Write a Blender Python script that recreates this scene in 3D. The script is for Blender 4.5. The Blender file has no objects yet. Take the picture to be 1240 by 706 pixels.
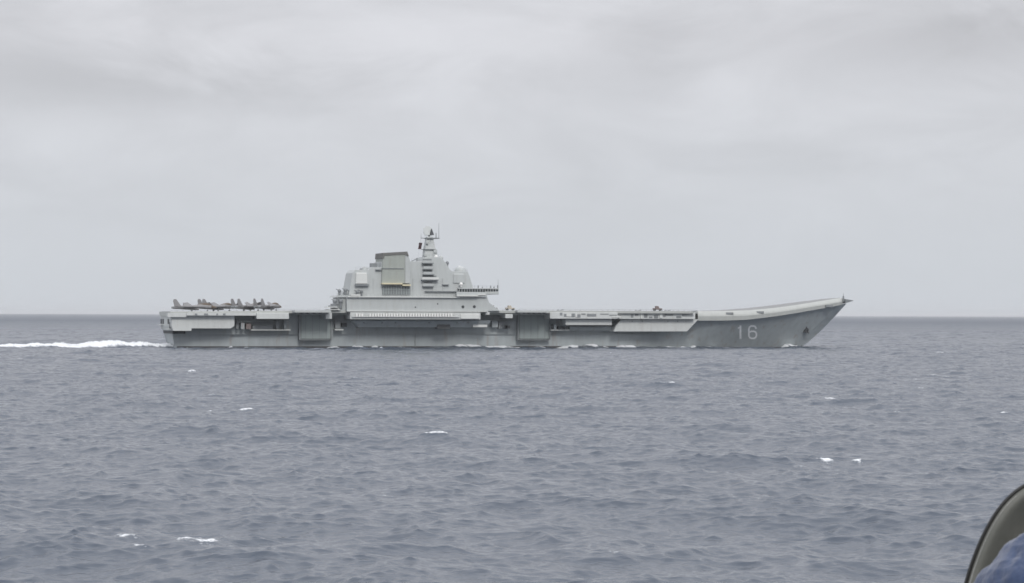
import bpy, bmesh, math, random
import numpy as np
from mathutils import Vector, Matrix

R = math.radians
scene = bpy.context.scene
col = scene.collection
rnd = random.Random(7)

# ------------------------------------------------------------------ camera
FPX = 3000.0                      # focal length in pixels of a 1240 px wide frame
CAMH = 14.0
pitch = math.atan(27.8 / FPX)
roll = R(0.16)
fwd = Vector((0, math.cos(pitch), math.sin(pitch)))
up0 = Vector((0, -math.sin(pitch), math.cos(pitch)))
rt0 = Vector((1, 0, 0))
rt = rt0 * math.cos(roll) + up0 * math.sin(roll)
up = up0 * math.cos(roll) - rt0 * math.sin(roll)
camd = bpy.data.cameras.new('camera')
cam = bpy.data.objects.new('camera', camd)
col.objects.link(cam)
CP = Vector((0, 0, CAMH))
m = Matrix((rt, up, -fwd)).transposed().to_4x4()
m.translation = CP
cam.matrix_world = m
camd.sensor_width = 36
camd.lens = 36 * FPX / 1240
camd.clip_start = 0.2
camd.clip_end = 200000
camd.dof.use_dof = True
camd.dof.focus_distance = 900
camd.dof.aperture_fstop = 30
scene.camera = cam

# ------------------------------------------------------------------ sky and sun
SUN_EL, SUN_AZ = 34, 166          # azimuth clockwise from +Y: behind the camera, to the left
w = bpy.data.worlds.new('World')
scene.world = w
w.use_nodes = True
nt = w.node_tree
nt.nodes.clear()


def N(tree, typ, **kw):
    n = tree.nodes.new(typ)
    for k, v in kw.items():
        if hasattr(n, k):
            setattr(n, k, v)
        else:
            n.inputs[k].default_value = v
    return n


out = N(nt, 'ShaderNodeOutputWorld')
bg = N(nt, 'ShaderNodeBackground', Strength=0.1)
nt.links.new(bg.outputs[0], out.inputs[0])
sky = N(nt, 'ShaderNodeTexSky', sky_type='NISHITA', sun_disc=False, sun_elevation=R(SUN_EL), sun_rotation=R(SUN_AZ), air_density=1.0, dust_density=3.0)
tc = N(nt, 'ShaderNodeTexCoord')
sep = N(nt, 'ShaderNodeSeparateXYZ')
nt.links.new(tc.outputs['Generated'], sep.inputs[0])


def wmath(op, a, b=None, clamp=False):
    n = nt.nodes.new('ShaderNodeMath')
    n.operation = op
    n.use_clamp = clamp
    for i, v in enumerate((a, b)):
        if v is None:
            continue
        if isinstance(v, (int, float)):
            n.inputs[i].default_value = v
        else:
            nt.links.new(v, n.inputs[i])
    return n.outputs[0]


mp = N(nt, 'ShaderNodeMapping')
mp.inputs['Scale'].default_value = (13, 13, 36)
mp.inputs['Location'].default_value = (3.1, 0.4, 1.7)
nt.links.new(tc.outputs['Generated'], mp.inputs[0])
nz = N(nt, 'ShaderNodeTexNoise')
nz.inputs['Scale'].default_value = 1.0
nz.inputs['Detail'].default_value = 5.0
nz.inputs['Roughness'].default_value = 0.58
nz.inputs['Distortion'].default_value = 0.6
nt.links.new(mp.outputs[0], nz.inputs['Vector'])
zpos = wmath('MAXIMUM', sep.outputs['Z'], 0.0)
val = wmath('MULTIPLY', wmath('SUBTRACT', nz.outputs['Fac'], 0.5), wmath('MULTIPLY', wmath('MINIMUM', zpos, 0.1), 4.4))
# broad cloud masses: direction (x, z), half sizes, gain
for (px, py, sx, sy, g) in [(490, 60, 230, 34, 0.050), (100, 95, 190, 38, -0.060), (1120, 45, 190, 40, -0.055), (60, 10, 260, 22, -0.02),
                            (770, 75, 90, 50, -0.035), (590, 170, 70, 40, 0.02), (40, 170, 90, 30, 0.02), (330, 120, 180, 22, -0.025),
                            (1010, 200, 90, 16, -0.025), (860, 70, 50, 70, 0.018)]:
    cx, cz = (px - 620) / FPX, (380 - py) / FPX
    dx = wmath('MULTIPLY', wmath('SUBTRACT', sep.outputs['X'], cx), FPX / sx)
    dz = wmath('MULTIPLY', wmath('SUBTRACT', sep.outputs['Z'], cz), FPX / sy)
    wob = wmath('MULTIPLY', wmath('SUBTRACT', nz.outputs['Fac'], 0.5), 1.6)
    d2 = wmath('ADD', wmath('POWER', wmath('ADD', dx, wob), 2.0), wmath('POWER', wmath('ADD', dz, wob), 2.0))
    gs = wmath('MULTIPLY', wmath('EXPONENT', wmath('MULTIPLY', d2, -1.0)), g * 2.0)
    val = wmath('ADD', val, gs)
cie = wmath('ADD', wmath('MULTIPLY', wmath('SUBTRACT', wmath('MAXIMUM', zpos, 0.12), 0.12), 1.5), 1.0)
val = wmath('MULTIPLY', wmath('ADD', val, 1.0), cie)
ramp = N(nt, 'ShaderNodeMix', data_type='RGBA')
nt.links.new(wmath('MULTIPLY', zpos, 9.0, True), ramp.inputs[0])
ramp.inputs[6].default_value = (6.15, 6.5, 6.95, 1)
ramp.inputs[7].default_value = (6.55, 6.62, 6.98, 1)
vm = N(nt, 'ShaderNodeVectorMath', operation='SCALE')
nt.links.new(ramp.outputs[2], vm.inputs[0])
nt.links.new(val, vm.inputs['Scale'])
mix = N(nt, 'ShaderNodeMix', data_type='RGBA')
mix.inputs[0].default_value = 0.97
nt.links.new(sky.outputs[0], mix.inputs[6])
nt.links.new(vm.outputs[0], mix.inputs[7])
nt.links.new(mix.outputs[2], bg.inputs['Color'])

sl = bpy.data.lights.new('sun', 'SUN')
sl.energy = 1.45
sl.angle = R(14)
sl.color = (1.0, 0.97, 0.92)
so = bpy.data.objects.new('sun', sl)
col.objects.link(so)
sdir = Vector((math.cos(R(SUN_EL)) * math.sin(R(SUN_AZ)), math.cos(R(SUN_EL)) * math.cos(R(SUN_AZ)), math.sin(R(SUN_EL))))
so.rotation_euler = (-sdir).to_track_quat('-Z', 'Y').to_euler()

vs = scene.view_settings
vs.view_transform = 'Standard'
vs.look = 'None'
vs.exposure = 0.0
vs.gamma = 1.0
vs.use_curve_mapping = False
scene.cycles.filter_width = 1.6
scene.cycles.max_bounces = 5
scene.cycles.diffuse_bounces = 2
scene.cycles.glossy_bounces = 2


# ------------------------------------------------------------------ helpers
def tag(o, label=None, cat=None, group=None, kind=None):
    for k, v in (('label', label), ('category', cat), ('group', group), ('kind', kind)):
        if v:
            o[k] = v
    return o


def empty(name, loc, rz=0):
    o = bpy.data.objects.new(name, None)
    col.objects.link(o)
    o.location = loc
    o.rotation_euler = (0, 0, rz)
    return o


def paint(name, c, rough=0.55, streak=0.10, rust=0.0, metal=0.0, scale=0.35):
    mt = bpy.data.materials.new(name)
    mt.use_nodes = True
    t = mt.node_tree
    b = t.nodes['Principled BSDF']
    b.inputs['Roughness'].default_value = rough
    b.inputs['Metallic'].default_value = metal
    tcn = N(t, 'ShaderNodeTexCoord')
    mpn = N(t, 'ShaderNodeMapping')
    mpn.inputs['Scale'].default_value = (1.6 * scale, 1.6 * scale, 0.35 * scale)
    t.links.new(tcn.outputs['Object'], mpn.inputs[0])
    n1 = N(t, 'ShaderNodeTexNoise')
    n1.inputs['Scale'].default_value = 1.0
    n1.inputs['Detail'].default_value = 7
    n1.inputs['Roughness'].default_value = 0.65
    t.links.new(mpn.outputs[0], n1.inputs['Vector'])
    mx = N(t, 'ShaderNodeMix', data_type='RGBA')
    mr = N(t, 'ShaderNodeMapRange')
    mr.inputs['From Min'].default_value = 0.3
    mr.inputs['From Max'].default_value = 0.7
    t.links.new(n1.outputs['Fac'], mr.inputs['Value'])
    t.links.new(mr.outputs[0], mx.inputs[0])
    mx.inputs[6].default_value = (*[v * (1 - streak) for v in c], 1)
    mx.inputs[7].default_value = (*[min(1, v * (1 + streak)) for v in c], 1)
    last = mx.outputs[2]
    if rust > 0:
        mp2 = N(t, 'ShaderNodeMapping')
        mp2.inputs['Scale'].default_value = (0.5, 0.5, 0.07)
        t.links.new(tcn.outputs['Object'], mp2.inputs[0])
        n2 = N(t, 'ShaderNodeTexNoise')
        n2.inputs['Scale'].default_value = 1.0
        n2.inputs['Detail'].default_value = 6
        t.links.new(mp2.outputs[0], n2.inputs['Vector'])
        r2 = N(t, 'ShaderNodeMapRange')
        r2.inputs['From Min'].default_value = 0.58
        r2.inputs['From Max'].default_value = 0.75
        r2.inputs['To Max'].default_value = rust
        t.links.new(n2.outputs['Fac'], r2.inputs['Value'])
        mx2 = N(t, 'ShaderNodeMix', data_type='RGBA')
        t.links.new(r2.outputs[0], mx2.inputs[0])
        t.links.new(last, mx2.inputs[6])
        mx2.inputs[7].default_value = (0.22, 0.15, 0.11, 1)
        last = mx2.outputs[2]
    t.links.new(last, b.inputs['Base Color'])
    return mt


M = dict(
    hull=paint('hull_paint', (0.355, 0.39, 0.405), 0.5, 0.10, 0.45, scale=0.25),
    boot=paint('waterline_paint', (0.05, 0.05, 0.055), 0.6),
    upper=paint('upper_paint', (0.425, 0.45, 0.45), 0.5, 0.06, 0.15),
    gal=paint('gallery_paint', (0.52, 0.54, 0.535), 0.5, 0.07, 0.2),
    light=paint('light_paint', (0.60, 0.615, 0.60), 0.5, 0.05),
    bowband=paint('deck_edge_paint', (0.40, 0.415, 0.40), 0.5, 0.06, 0.1),
    door=paint('hangar_door_paint', (0.27, 0.31, 0.31), 0.6, 0.06),
    deck=paint('deck_coating', (0.24, 0.245, 0.245), 0.85),
    dark=paint('dark_metal', (0.045, 0.05, 0.055), 0.6),
    mid=paint('grey_metal', (0.20, 0.215, 0.225), 0.55),
    funnel=paint('funnel_paint', (0.315, 0.34, 0.315), 0.55, 0.08, 0.2),
    soot=paint('sooty_funnel_top', (0.14, 0.14, 0.135), 0.8),
    cream=paint('cream_paint', (0.62, 0.57, 0.40), 0.6),
    white=paint('white_paint', (0.78, 0.78, 0.76), 0.45, 0.03),
    glass=paint('dark_glass', (0.02, 0.025, 0.03), 0.15),
    numeral=paint('numeral_paint', (0.82, 0.84, 0.86), 0.5),
    jet=paint('aircraft_paint', (0.215, 0.215, 0.22), 0.5),
    cover=paint('canvas_cover', (0.125, 0.10, 0.078), 0.9),
    flag=paint('flag_cloth', (0.055, 0.03, 0.035), 0.9),
    red=paint('dull_red_paint', (0.17, 0.138, 0.132), 0.7),
    orange=paint('beige_paint', (0.42, 0.38, 0.32), 0.7),
    foam=None)

# ship frame: x forward from the transom, y to port, z up from the waterline
YAW = R(15)
ca, sa = math.cos(YAW), math.sin(YAW)
Y0 = 1005.0
corner = Vector(((209 - 620) / FPX * Y0, Y0, 0))            # starboard corner of the transom
SHIP = corner - Vector((-sa * -14.0, ca * -14.0, 0))


def to_local(v):
    d = v
    return Vector((d.x * ca + d.y * sa, -d.x * sa + d.y * ca, d.z))


CPL = to_local(CP - SHIP)


def P(px, py, y):
    """plan drawing coordinates (read off at the distance of the ship) -> metres in the ship's own frame"""
    d = fwd + rt * ((px - 620) / FPX) + up * ((353 - py) / FPX)
    d = to_local(d)
    t = (y - CPL.y) / d.y
    p = CPL + d * t
    return p


def PX(px, y):
    return P(px, 400, y).x


def PZ(px, py, y):
    return P(px, py, y).z


class MB:
    def __init__(s):
        s.bm = bmesh.new()

    def box(s, x0, x1, y0, y1, z0, z1):
        v = [s.bm.verts.new(p) for p in ((x0, y0, z0), (x1, y0, z0), (x1, y1, z0), (x0, y1, z0), (x0, y0, z1), (x1, y0, z1), (x1, y1, z1), (x0, y1, z1))]
        for f in ((0, 3, 2, 1), (4, 5, 6, 7), (0, 1, 5, 4), (1, 2, 6, 5), (2, 3, 7, 6), (3, 0, 4, 7)):
            s.bm.faces.new([v[i] for i in f])
        return s

    def prism(s, pts, y0, y1, taper=None):
        """side-view outline [(x, z)...] extruded from y0 to y1; taper moves the y0 side inwards with height"""
        a = [s.bm.verts.new((x, y0 + (taper(z) if taper else 0), z)) for x, z in pts]
        b = [s.bm.verts.new((x, y1 - (taper(z) if taper else 0), z)) for x, z in pts]
        n = len(pts)
        s.bm.faces.new(a)
        s.bm.faces.new(b[::-1])
        for i in range(n):
            j = (i + 1) % n
            s.bm.faces.new((a[i], b[i], b[j], a[j]))
        return s

    def cyl(s, p0, p1, r0, r1=None, seg=8):
        r1 = r0 if r1 is None else r1
        p0, p1 = Vector(p0), Vector(p1)
        ax = (p1 - p0).normalized()
        u = ax.orthogonal().normalized()
        v = ax.cross(u)
        ra = [s.bm.verts.new(p0 + (u * math.cos(2 * math.pi * i / seg) + v * math.sin(2 * math.pi * i / seg)) * r0) for i in range(seg)]
        rb = [s.bm.verts.new(p1 + (u * math.cos(2 * math.pi * i / seg) + v * math.sin(2 * math.pi * i / seg)) * r1) for i in range(seg)]
        s.bm.faces.new(ra[::-1])
        s.bm.faces.new(rb)
        for i in range(seg):
            j = (i + 1) % seg
            s.bm.faces.new((ra[i], ra[j], rb[j], rb[i]))
        return s

    def ball(s, c, r, sz=1.0, seg=14):
        mt = Matrix.Translation(c) @ Matrix.Diagonal((r, r, r * sz, 1))
        bmesh.ops.create_uvsphere(s.bm, u_segments=seg, v_segments=seg // 2 + 1, radius=1, matrix=mt)
        return s

    def loft(s, rings, closed=True, caps=True):
        vs_ = [[s.bm.verts.new(p) for p in r] for r in rings]
        n = len(vs_[0])
        for a, b in zip(vs_[:-1], vs_[1:]):
            for i in range(n if closed else n - 1):
                j = (i + 1) % n
                try:
                    s.bm.faces.new((a[i], a[j], b[j], b[i]))
                except ValueError:
                    pass
        if caps and closed:
            s.bm.faces.new(vs_[0][::-1])
            s.bm.faces.new(vs_[-1])
        return s

    def build(s, name, mat, parent=None, smooth=False, bevel=0.0, loc=None):
        bmesh.ops.remove_doubles(s.bm, verts=s.bm.verts, dist=1e-5)
        bmesh.ops.recalc_face_normals(s.bm, faces=s.bm.faces)
        me = bpy.data.meshes.new(name)
        if loc is not None:
            bmesh.ops.translate(s.bm, verts=s.bm.verts, vec=-Vector(loc))
        s.bm.to_mesh(me)
        s.bm.free()
        o = bpy.data.objects.new(name, me)
        if loc is not None:
            o.location = loc
        col.objects.link(o)
        me.materials.append(mat)
        if parent:
            o.parent = parent
        if smooth:
            for p in me.polygons:
                p.use_smooth = True
        if bevel:
            md = o.modifiers.new('bevel', 'BEVEL')
            md.width = bevel
            md.segments = 2
        if name in SPLIT:
            split_parts(o)
        return o


def split_parts(o):
    """one object for every loose piece of a mesh"""
    bm = bmesh.new()
    bm.from_mesh(o.data)
    bm.verts.ensure_lookup_table()
    seen, isl_ = set(), []
    for v in bm.verts:
        if v.index in seen:
            continue
        st, comp = [v], []
        seen.add(v.index)
        while st:
            q = st.pop()
            comp.append(q.index)
            for e in q.link_edges:
                u = e.other_vert(q)
                if u.index not in seen:
                    seen.add(u.index)
                    st.append(u)
        isl_.append(set(comp))
    bm.free()
    src = o.data
    mods = [(md.width, md.segments) for md in o.modifiers]
    for k, comp in enumerate(isl_):
        idx = sorted(comp)
        mp_ = {a: i for i, a in enumerate(idx)}
        m2 = bpy.data.meshes.new(o.name.split('.')[0])
        m2.from_pydata([src.vertices[i].co[:] for i in idx], [], [[mp_[i] for i in p.vertices] for p in src.polygons if p.vertices[0] in comp])
        m2.materials.append(src.materials[0])
        if k == 0:
            first = m2
        else:
            n = bpy.data.objects.new(o.name.split('.')[0], m2)
            col.objects.link(n)
            n.parent = o.parent
            for wd_, sg in mods:
                md = n.modifiers.new('bevel', 'BEVEL')
                md.width, md.segments = wd_, sg
    o.data = first


SPLIT = {'safety_net_rail', 'stern_opening', 'terrace_platform', 'stern_balcony', 'gallery_opening', 'gallery_locker', 'lift_beam', 'door_seam', 'grille_bar', 'window_mullion', 'scuttle', 'strake', 'ledge', 'wall_pipe',
         'mast_sensor', 'whip_antenna', 'bridge_antenna', 'bridge_window', 'canopy_ledge', 'aerial_boom', 'side_platform', 'funnel_seam', 'door_frame', 'aft_terrace', 'waterline_band'}


def interp(x, tab):
    return float(np.interp(x, [a for a, _ in tab], [b for _, b in tab]))


def outl(pts, y):
    return [(P(a, b, y).x, P(a, b, y).z) for a, b in pts]


def pbox(mb, px0, px1, py0, py1, yo, yi):
    """a box with its starboard face at y=yo, spanning the plan coordinates given"""
    a, b = P(px0, py0, yo), P(px1, py1, yo)
    c = P(px1, py0, yo)
    mb.box(a.x, b.x, yo, yi, b.z, 0.5 * (a.z + c.z))
    return mb


# ------------------------------------------------------------------ aircraft carrier
ship = empty('aircraft_carrier', SHIP, YAW)
tag(ship, 'light grey aircraft carrier with ski jump bow and tall island steaming across the sea', 'aircraft carrier')

# deck line (top) read along the starboard edge
YD = -26.5
deck_px = [(197, 377.3), (284, 376.8), (340, 376.2), (424, 375.6), (600, 375.8), (700, 376.2), (845, 376.6), (880, 376.6), (910, 375.6), (940, 372.8), (965, 369.4), (990, 365.4), (1012, 361.9), (1022, 360.6)]
hb_px = [(700, 384.5), (845, 388.3), (880, 388.2), (905, 387.2), (940, 383.0), (965, 379.0), (990, 374.6), (1012, 370.6), (1024, 367.6)]
XT = PX(1022, -3)                # forward end of the deck
XW = PX(971, 0)                  # stem at the waterline
XB = PX(1025, 0)                 # top of the stem
# starboard and port deck half widths
wdk = [(-2, 24.5), (60, 26.5), (75, 28.5), (215, 28.5), (PX(845, -24) - 1, 27.0), (PX(845, -24), 24.2), (250, 20.0), (268, 15.8), (284, 11.2), (294, 7.5), (XT - 1.0, 3.2), (XT, 1.4)]
wpt = [(-2, 12), (30, 24), (100, 36), (150, 37), (185, 34), (215, 28), (232, 25.0), (250, 21.5), (268, 16.5), (284, 11.5), (294, 7.5), (XT - 1.0, 3.2), (XT, 1.4)]


def zdeck(x):
    t = []
    for a, b in deck_px:
        yy = -26.5
        for _ in range(3):
            xx = PX(a, yy)
            yy = -interp(xx, wdk)
        p = P(a, b, yy)
        t.append((p.x, p.z))
    return t


ZD = zdeck(0)


def zband():
    t = []
    for a, b in hb_px:
        yy = -20
        for _ in range(3):
            yy = -interp(PX(a, yy), wdk)
        p = P(a, b, yy)
        t.append((p.x, p.z))
    return t


ZB = zband()
X845 = PX(845, -24)

# hull: lofted sections, flared towards the bow
wl = [(0, 0.80), (0.10, 0.95), (0.28, 1.0), (0.68, 1.0), (0.80, 0.80), (0.90, 0.45), (0.97, 0.14), (1.0, 0.0)]
wt = [(0, 14.5), (25, 18.0), (70, 19.0), (200, 19.0), (222, 21.0), (236, 20.6), (252, 17.8), (268, 14.0), (284, 9.6), (294, 5.5), (XB - 1, 1.2), (XB, 0.0)]
mb = MB()
rings = []
NS = 90
ts = [-0.35, 0.0, 0.12, 0.25, 0.4, 0.55, 0.7, 0.85, 1.0]
for i in range(NS + 1):
    s_ = i / NS
    half = []
    for t in ts:
        tt = max(t, 0)
        xe = XW + (XB - XW) * tt ** 0.95
        x0 = 1.8 - 1.8 * min(1, tt * 2.5)
        x = x0 + (xe - x0) * s_
        if x < X845 - 30:
            zt = interp(x, ZD) - 1.0
        elif x < X845:
            k = (x - X845 + 30) / 30
            zt = (interp(x, ZD) - 1.0) * (1 - k) + (interp(x, ZB) + 0.05) * k
        else:
            zt = interp(x, ZB) + 0.05
        lo = interp(s_, wl) * 17.3
        hi = interp(x if x < XB else XB, wt) if t == 1 else interp(s_ * XB, wt)
        y = lo + (hi - lo) * tt ** 1.15
        if t < 0:
            y = lo * 0.95
        half.append((x, y, t * zt if t >= 0 else -5.0))
    ring = [(x, -y, z) for x, y, z in half] + [(x, y, z) for x, y, z in half[::-1]]
    rings.append(ring)
mb.loft(rings)
hull = mb.build('hull', M['hull'], ship, smooth=False)

# boot topping: dark wet strip along the waterline
mb = MB()
for sgn in (-1, 1):
    rg = []
    for i in range(NS + 1):
        s_ = i / NS
        x = 1.8 + (XW - 1.8) * s_
        y = interp(s_, wl) * 17.3 + 0.06
        rg.append([(x, sgn * y, -0.8), (x, sgn * (y + 0.02), 0.75), (x, sgn * (y - 0.5), 0.75), (x, sgn * (y - 0.5), -0.8)])
    mb.loft(rg)
mb.build('waterline_band', M['boot'], hull)


def hull_y(px, py):
    """starboard surface of the hull near a plan point"""
    y = -18.0
    for _ in range(12):
        p = P(px, py, y)
        x, z = p.x, p.z
        lo_s = min(1, max(0, x / XW))
        zt = interp(x, ZB) + 0.05 if x > X845 else interp(x, ZD) - 1
        t = max(0, min(1, z / zt))
        xe = XW + (XB - XW) * t ** 0.95
        s_ = min(1, x / xe)
        lo = interp(s_, wl) * 17.3
        hi = interp(s_ * XB, wt)
        y = -(lo + (hi - lo) * t ** 1.15)
    return y


# hull number
def stroke(mb, pts, wd):
    """pixel-plan polyline as a raised plate on the hull side"""
    for (a, b) in zip(pts[:-1], pts[1:]):
        n = Vector((b[0] - a[0], b[1] - a[1]))
        L = n.length
        n /= L
        q = Vector((-n.y, n.x)) * wd / 2
        A, B = Vector(a) - n * wd * 0.35, Vector(b) + n * wd * 0.35
        cs = [A + q, B + q, B - q, A - q]
        f = []
        bk = []
        for c in cs:
            y = hull_y(c.x, c.y)
            p = P(c.x, c.y, y - 0.12)
            f.append(mb.bm.verts.new(p))
            bk.append(mb.bm.verts.new(P(c.x, c.y, y + 0.3)))
        mb.bm.faces.new(f)
        mb.bm.faces.new(bk[::-1])
        for i in range(4):
            j = (i + 1) % 4
            mb.bm.faces.new((f[i], bk[i], bk[j], f[j]))


mb = MB()
stroke(mb, [(896.6, 394.9), (896.6, 409.6)], 2.3)
stroke(mb, [(896.2, 396.0), (893.9, 397.4)], 1.3)
mb.build('hull_numeral', M['numeral'], hull)
mb = MB()
sx = [(915.4, 397.6), (914.6, 395.7), (912.6, 394.9), (909.6, 394.9), (907.6, 396.0), (906.8, 398.6), (906.8, 406.4), (907.8, 408.8), (910.0, 409.8), (913.0, 409.8), (915.0, 408.6), (915.9, 406.4), (915.9, 404.0), (915.0, 402.2), (913.0, 401.3), (909.8, 401.3), (907.4, 402.3)]
stroke(mb, sx, 2.0)
mb.build('hull_numeral', M['numeral'], hull)

# anchor in its pocket
mb = MB()
y = hull_y(976, 399.5)
p = P(976, 399.5, y)
mb.ball((p.x, y + 0.35, p.z), 1.35, 0.9)
anc = mb.build('anchor_pocket', M['dark'], hull)
mb = MB()
mb.cyl((p.x - 0.2, y - 0.9, p.z + 1.6), (p.x - 0.2, y - 0.7, p.z - 1.4), 0.3)
mb.cyl((p.x - 1.4, y - 0.8, p.z - 0.7), (p.x + 1.0, y - 0.8, p.z - 1.3), 0.3)
mb.build('anchor', M['dark'], hull)

# flight deck slab aft of the ski jump
mb = MB()
rg = []
xs = list(np.linspace(-2.2, X845, 60))
for x in xs:
    z = interp(x, ZD)
    a, b = interp(x, wdk), interp(x, wpt)
    rg.append([(x, -a, z - 1.05), (x, -a, z - 0.12), (x, -a + 0.5, z), (x, b - 0.5, z), (x, b, z - 0.12), (x, b, z - 1.05), (x, b - 4, z - 1.9), (x, -a + 4, z - 1.9)])
mb.loft(rg)
deck = mb.build('flight_deck', M['bowband'], ship)
mb = MB()
rg = []
for x in np.linspace(-1.5, X845, 50):
    z = interp(x, ZD) + 0.004
    rg.append([(x, -interp(x, wdk) + 1.2, z), (x, interp(x, wpt) - 1.2, z), (x, interp(x, wpt) - 1.2, z + 0.03), (x, -interp(x, wdk) + 1.2, z + 0.03)])
mb.loft(rg)
mb.build('deck_coating', M['deck'], deck)

# ski jump with its pale rounded edge
mb = MB()
rg = []
for x in list(np.linspace(X845, XT, 60)):
    z, zb = interp(x, ZD), interp(x, ZB)
    a, b = interp(x, wdk), interp(x, wpt)
    h = z - zb
    o_ = min(1.6, a * 0.45)
    rg.append([(x, -a + 0.1, zb), (x, -a - 0.15, zb + h * 0.45), (x, -a + 0.1, zb + h * 0.62), (x, -a + o_ * 0.55, zb + h * 0.86), (x, -a + o_, z),
               (x, b - o_, z), (x, b - o_ * 0.55, zb + h * 0.86), (x, b - 0.1, zb + h * 0.62), (x, b + 0.15, zb + h * 0.45), (x, b - 0.1, zb)])
mb.loft(rg)
ski = mb.build('ski_jump', M['bowband'], ship)
mb = MB()
rg = []
for x in np.linspace(X845, XT - 2, 30):
    z = interp(x, ZD) + 0.004
    a, b = max(0.2, interp(x, wdk) - 2), max(0.2, interp(x, wpt) - 2)
    rg.append([(x, -a, z), (x, b, z), (x, b, z + 0.03), (x, -a, z + 0.03)])
mb.loft(rg)
mb.build('deck_coating', M['deck'], ski)
# bow platform jutting from the tip, with its post
mb = MB()
p1, p2 = P(1021, 367.3, 0), P(1033, 364.4, 0)
z1 = P(1021, 362.2, 0).z
mb.loft([[(p1.x, -2.6, p1.z), (p1.x, 2.6, p1.z), (p1.x, 2.6, z1), (p1.x, -2.6, z1)],
         [(p2.x, -0.25, p2.z), (p2.x, 0.25, p2.z), (p2.x, 0.25, p2.z + 0.25), (p2.x, -0.25, p2.z + 0.25)]])
mb.build('bow_platform', M['mid'], ski)
mb = MB()
p1 = P(1021.3, 365, -2)
p2 = P(1021.3, 358.4, -2)
mb.cyl((p1.x, -2, p1.z), (p1.x, -2, p2.z), 0.55, 0.35)
mb.cyl((p1.x, -2, p2.z), (p1.x, -2, p2.z + 1.2), 0.09)
mb.build('jack_post', M['mid'], ski)
# fairlead openings in the pale edge
for px, py in ((883.5, 379.6), (920.5, 378.2), (1004, 370.5)):
    mb = MB()
    yy = -interp(PX(px, -18), wdk)
    p = P(px, py, yy)
    mb.box(p.x - 1.6, p.x + 1.6, yy - 0.32, yy + 2.0, p.z - 0.5, p.z + 0.45)
    mb.build('fairlead', M['mid'], ski)

# ---- stern block with transom openings
mb = MB()
xs0, xs1 = -1.5, PX(284, -24)
zt = PZ(240, 382.6, -24)
zl = PZ(240, 397.6, -24)
mb.prism([(xs0 + 0.6, zl - 1.0), (PX(232, -24), zl - 1.0), (PX(232, -24), zl), (xs1 - 1.5, zl), (xs1, zl + 1), (xs1, zt + 0.9), (xs0, zt + 0.9), (xs0, zl + 1)], -23.6, 14)
stern = mb.build('stern_block', M['gal'], ship)
mb = MB()
for yy in (10.5, 4.0, -13.0):
    mb.box(xs0 - 0.12, xs0 + 0.5, yy - 2.2, yy + 2.2, zt - 3.3, zt - 1.3)
mb.box(xs0 - 0.1, xs0 + 0.5, -18, -16.6, zt - 5, zt - 2.5)
mb.build('stern_opening', M['dark'], stern)
mb = MB()
for yy, zz in ((8, zt - 3.6), (-15, zt - 5.2)):
    mb.box(xs0 - 1.4, xs0, yy - 5, yy + 5, zz - 0.2, zz)
mb.build('stern_balcony', M['light'], stern)
mb = MB()      # dark mooring deck under the block
a = P(206, 401.4, -14.8)
mb.box(-0.15, PX(224, -14.6), -15.2, 15.2, a.z - 0.9, a.z + 0.6)
mb.build('mooring_opening', M['dark'], hull)
mb = MB()      # gallery strip under the deck edge aft
pbox(mb, 226, 311, 378.9, 382.2, -26.3, -20)
pbox(mb, 203, 226, 378.9, 384.0, -25.2, -20)
mb.build('deck_edge_gallery', M['gal'], ship)
mb = MB()
for a, b in ((236, 239), (247, 252), (262, 264), (270, 273)):
    pbox(mb, a, b, 379.6, 381.6, -26.4, -26.0)
mb.build('gallery_opening', M['mid'], ship)

# ---- starboard sponsons
def sponson(px0, px1, py0, py1, yo, yi=-17, mat='light', name='sponson', bev=0.15):
    b = MB()
    pbox(b, px0, px1, py0, py1, yo, yi)
    return b.build(name, M[mat], ship, bevel=bev)


sponson(311, 350, 378.9, 386.4, -28.0, mat='gal')
sponson(304, 352, 399.0, 400.2, -21.6, mat='light', name='catwalk', bev=0)
sponson(394.5, 402, 378.8, 386.2, -28.6, mat='gal')
sponson(405.5, 416, 398.6, 400.0, -21.8, mat='light', name='catwalk', bev=0)
g1 = sponson(424, 582, 377.8, 387.0, -30.6, mat='gal', name='liferaft_gallery')
sponson(558, 580.5, 380.3, 386.2, -31.1, -29, mat='light')
sponson(612, 621, 380.2, 385.4, -28.6, mat='gal')
g2 = sponson(666, 748, 378.3, 386.2, -28.9, mat='gal', name='forward_gallery')
sponson(685, 741, 386.5, 393.8, -26.5, mat='gal')
sponson(667, 690, 399.0, 400.3, -21.6, mat='light', name='catwalk', bev=0)
sponson(690, 748, 395.6, 400.4, -20.4, mat='hull', bev=0)
sponson(748, 842, 378.3, 386.6, -27.0, mat='gal', name='forward_gallery')
sponson(588, 593, 376.8, 381.2, -29.6, mat='light')
mb = MB()
mb.prism(outl([(752, 386.8), (846, 386.8), (832, 401.6), (743, 401.6), (746, 394)], -24.5), -24.5, -16)
fs = mb.build('forward_sponson', M['gal'], ship, bevel=0.2)
mb = MB()    # lower amidships gallery, sloping in towards the hull
o = outl([(428, 388.0), (594, 388.0), (594, 391), (590, 396.4), (436, 396.4)], -27.6)
mb.prism(o, -27.6, -16, taper=lambda z: max(0, (o[0][1] - z)) * 0.9)
lg = mb.build('lower_gallery', M['hull'], ship)
mb = MB()
pbox(mb, 529.5, 545, 393.0, 398.2, -26.3, -22)
mb.build('boat_bay', M['dark'], lg)
mb = MB()
pbox(mb, 573, 590, 393.2, 396.2, -26.2, -22)
mb.build('boat_bay_door', M['light'], lg)
mb = MB()
for a in (440, 462, 478, 519, 553, 566):
    pbox(mb, a, a + 1.6, 390.0, 391.6, -27.0, -24)
mb.build('scuttle', M['mid'], lg)

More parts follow.
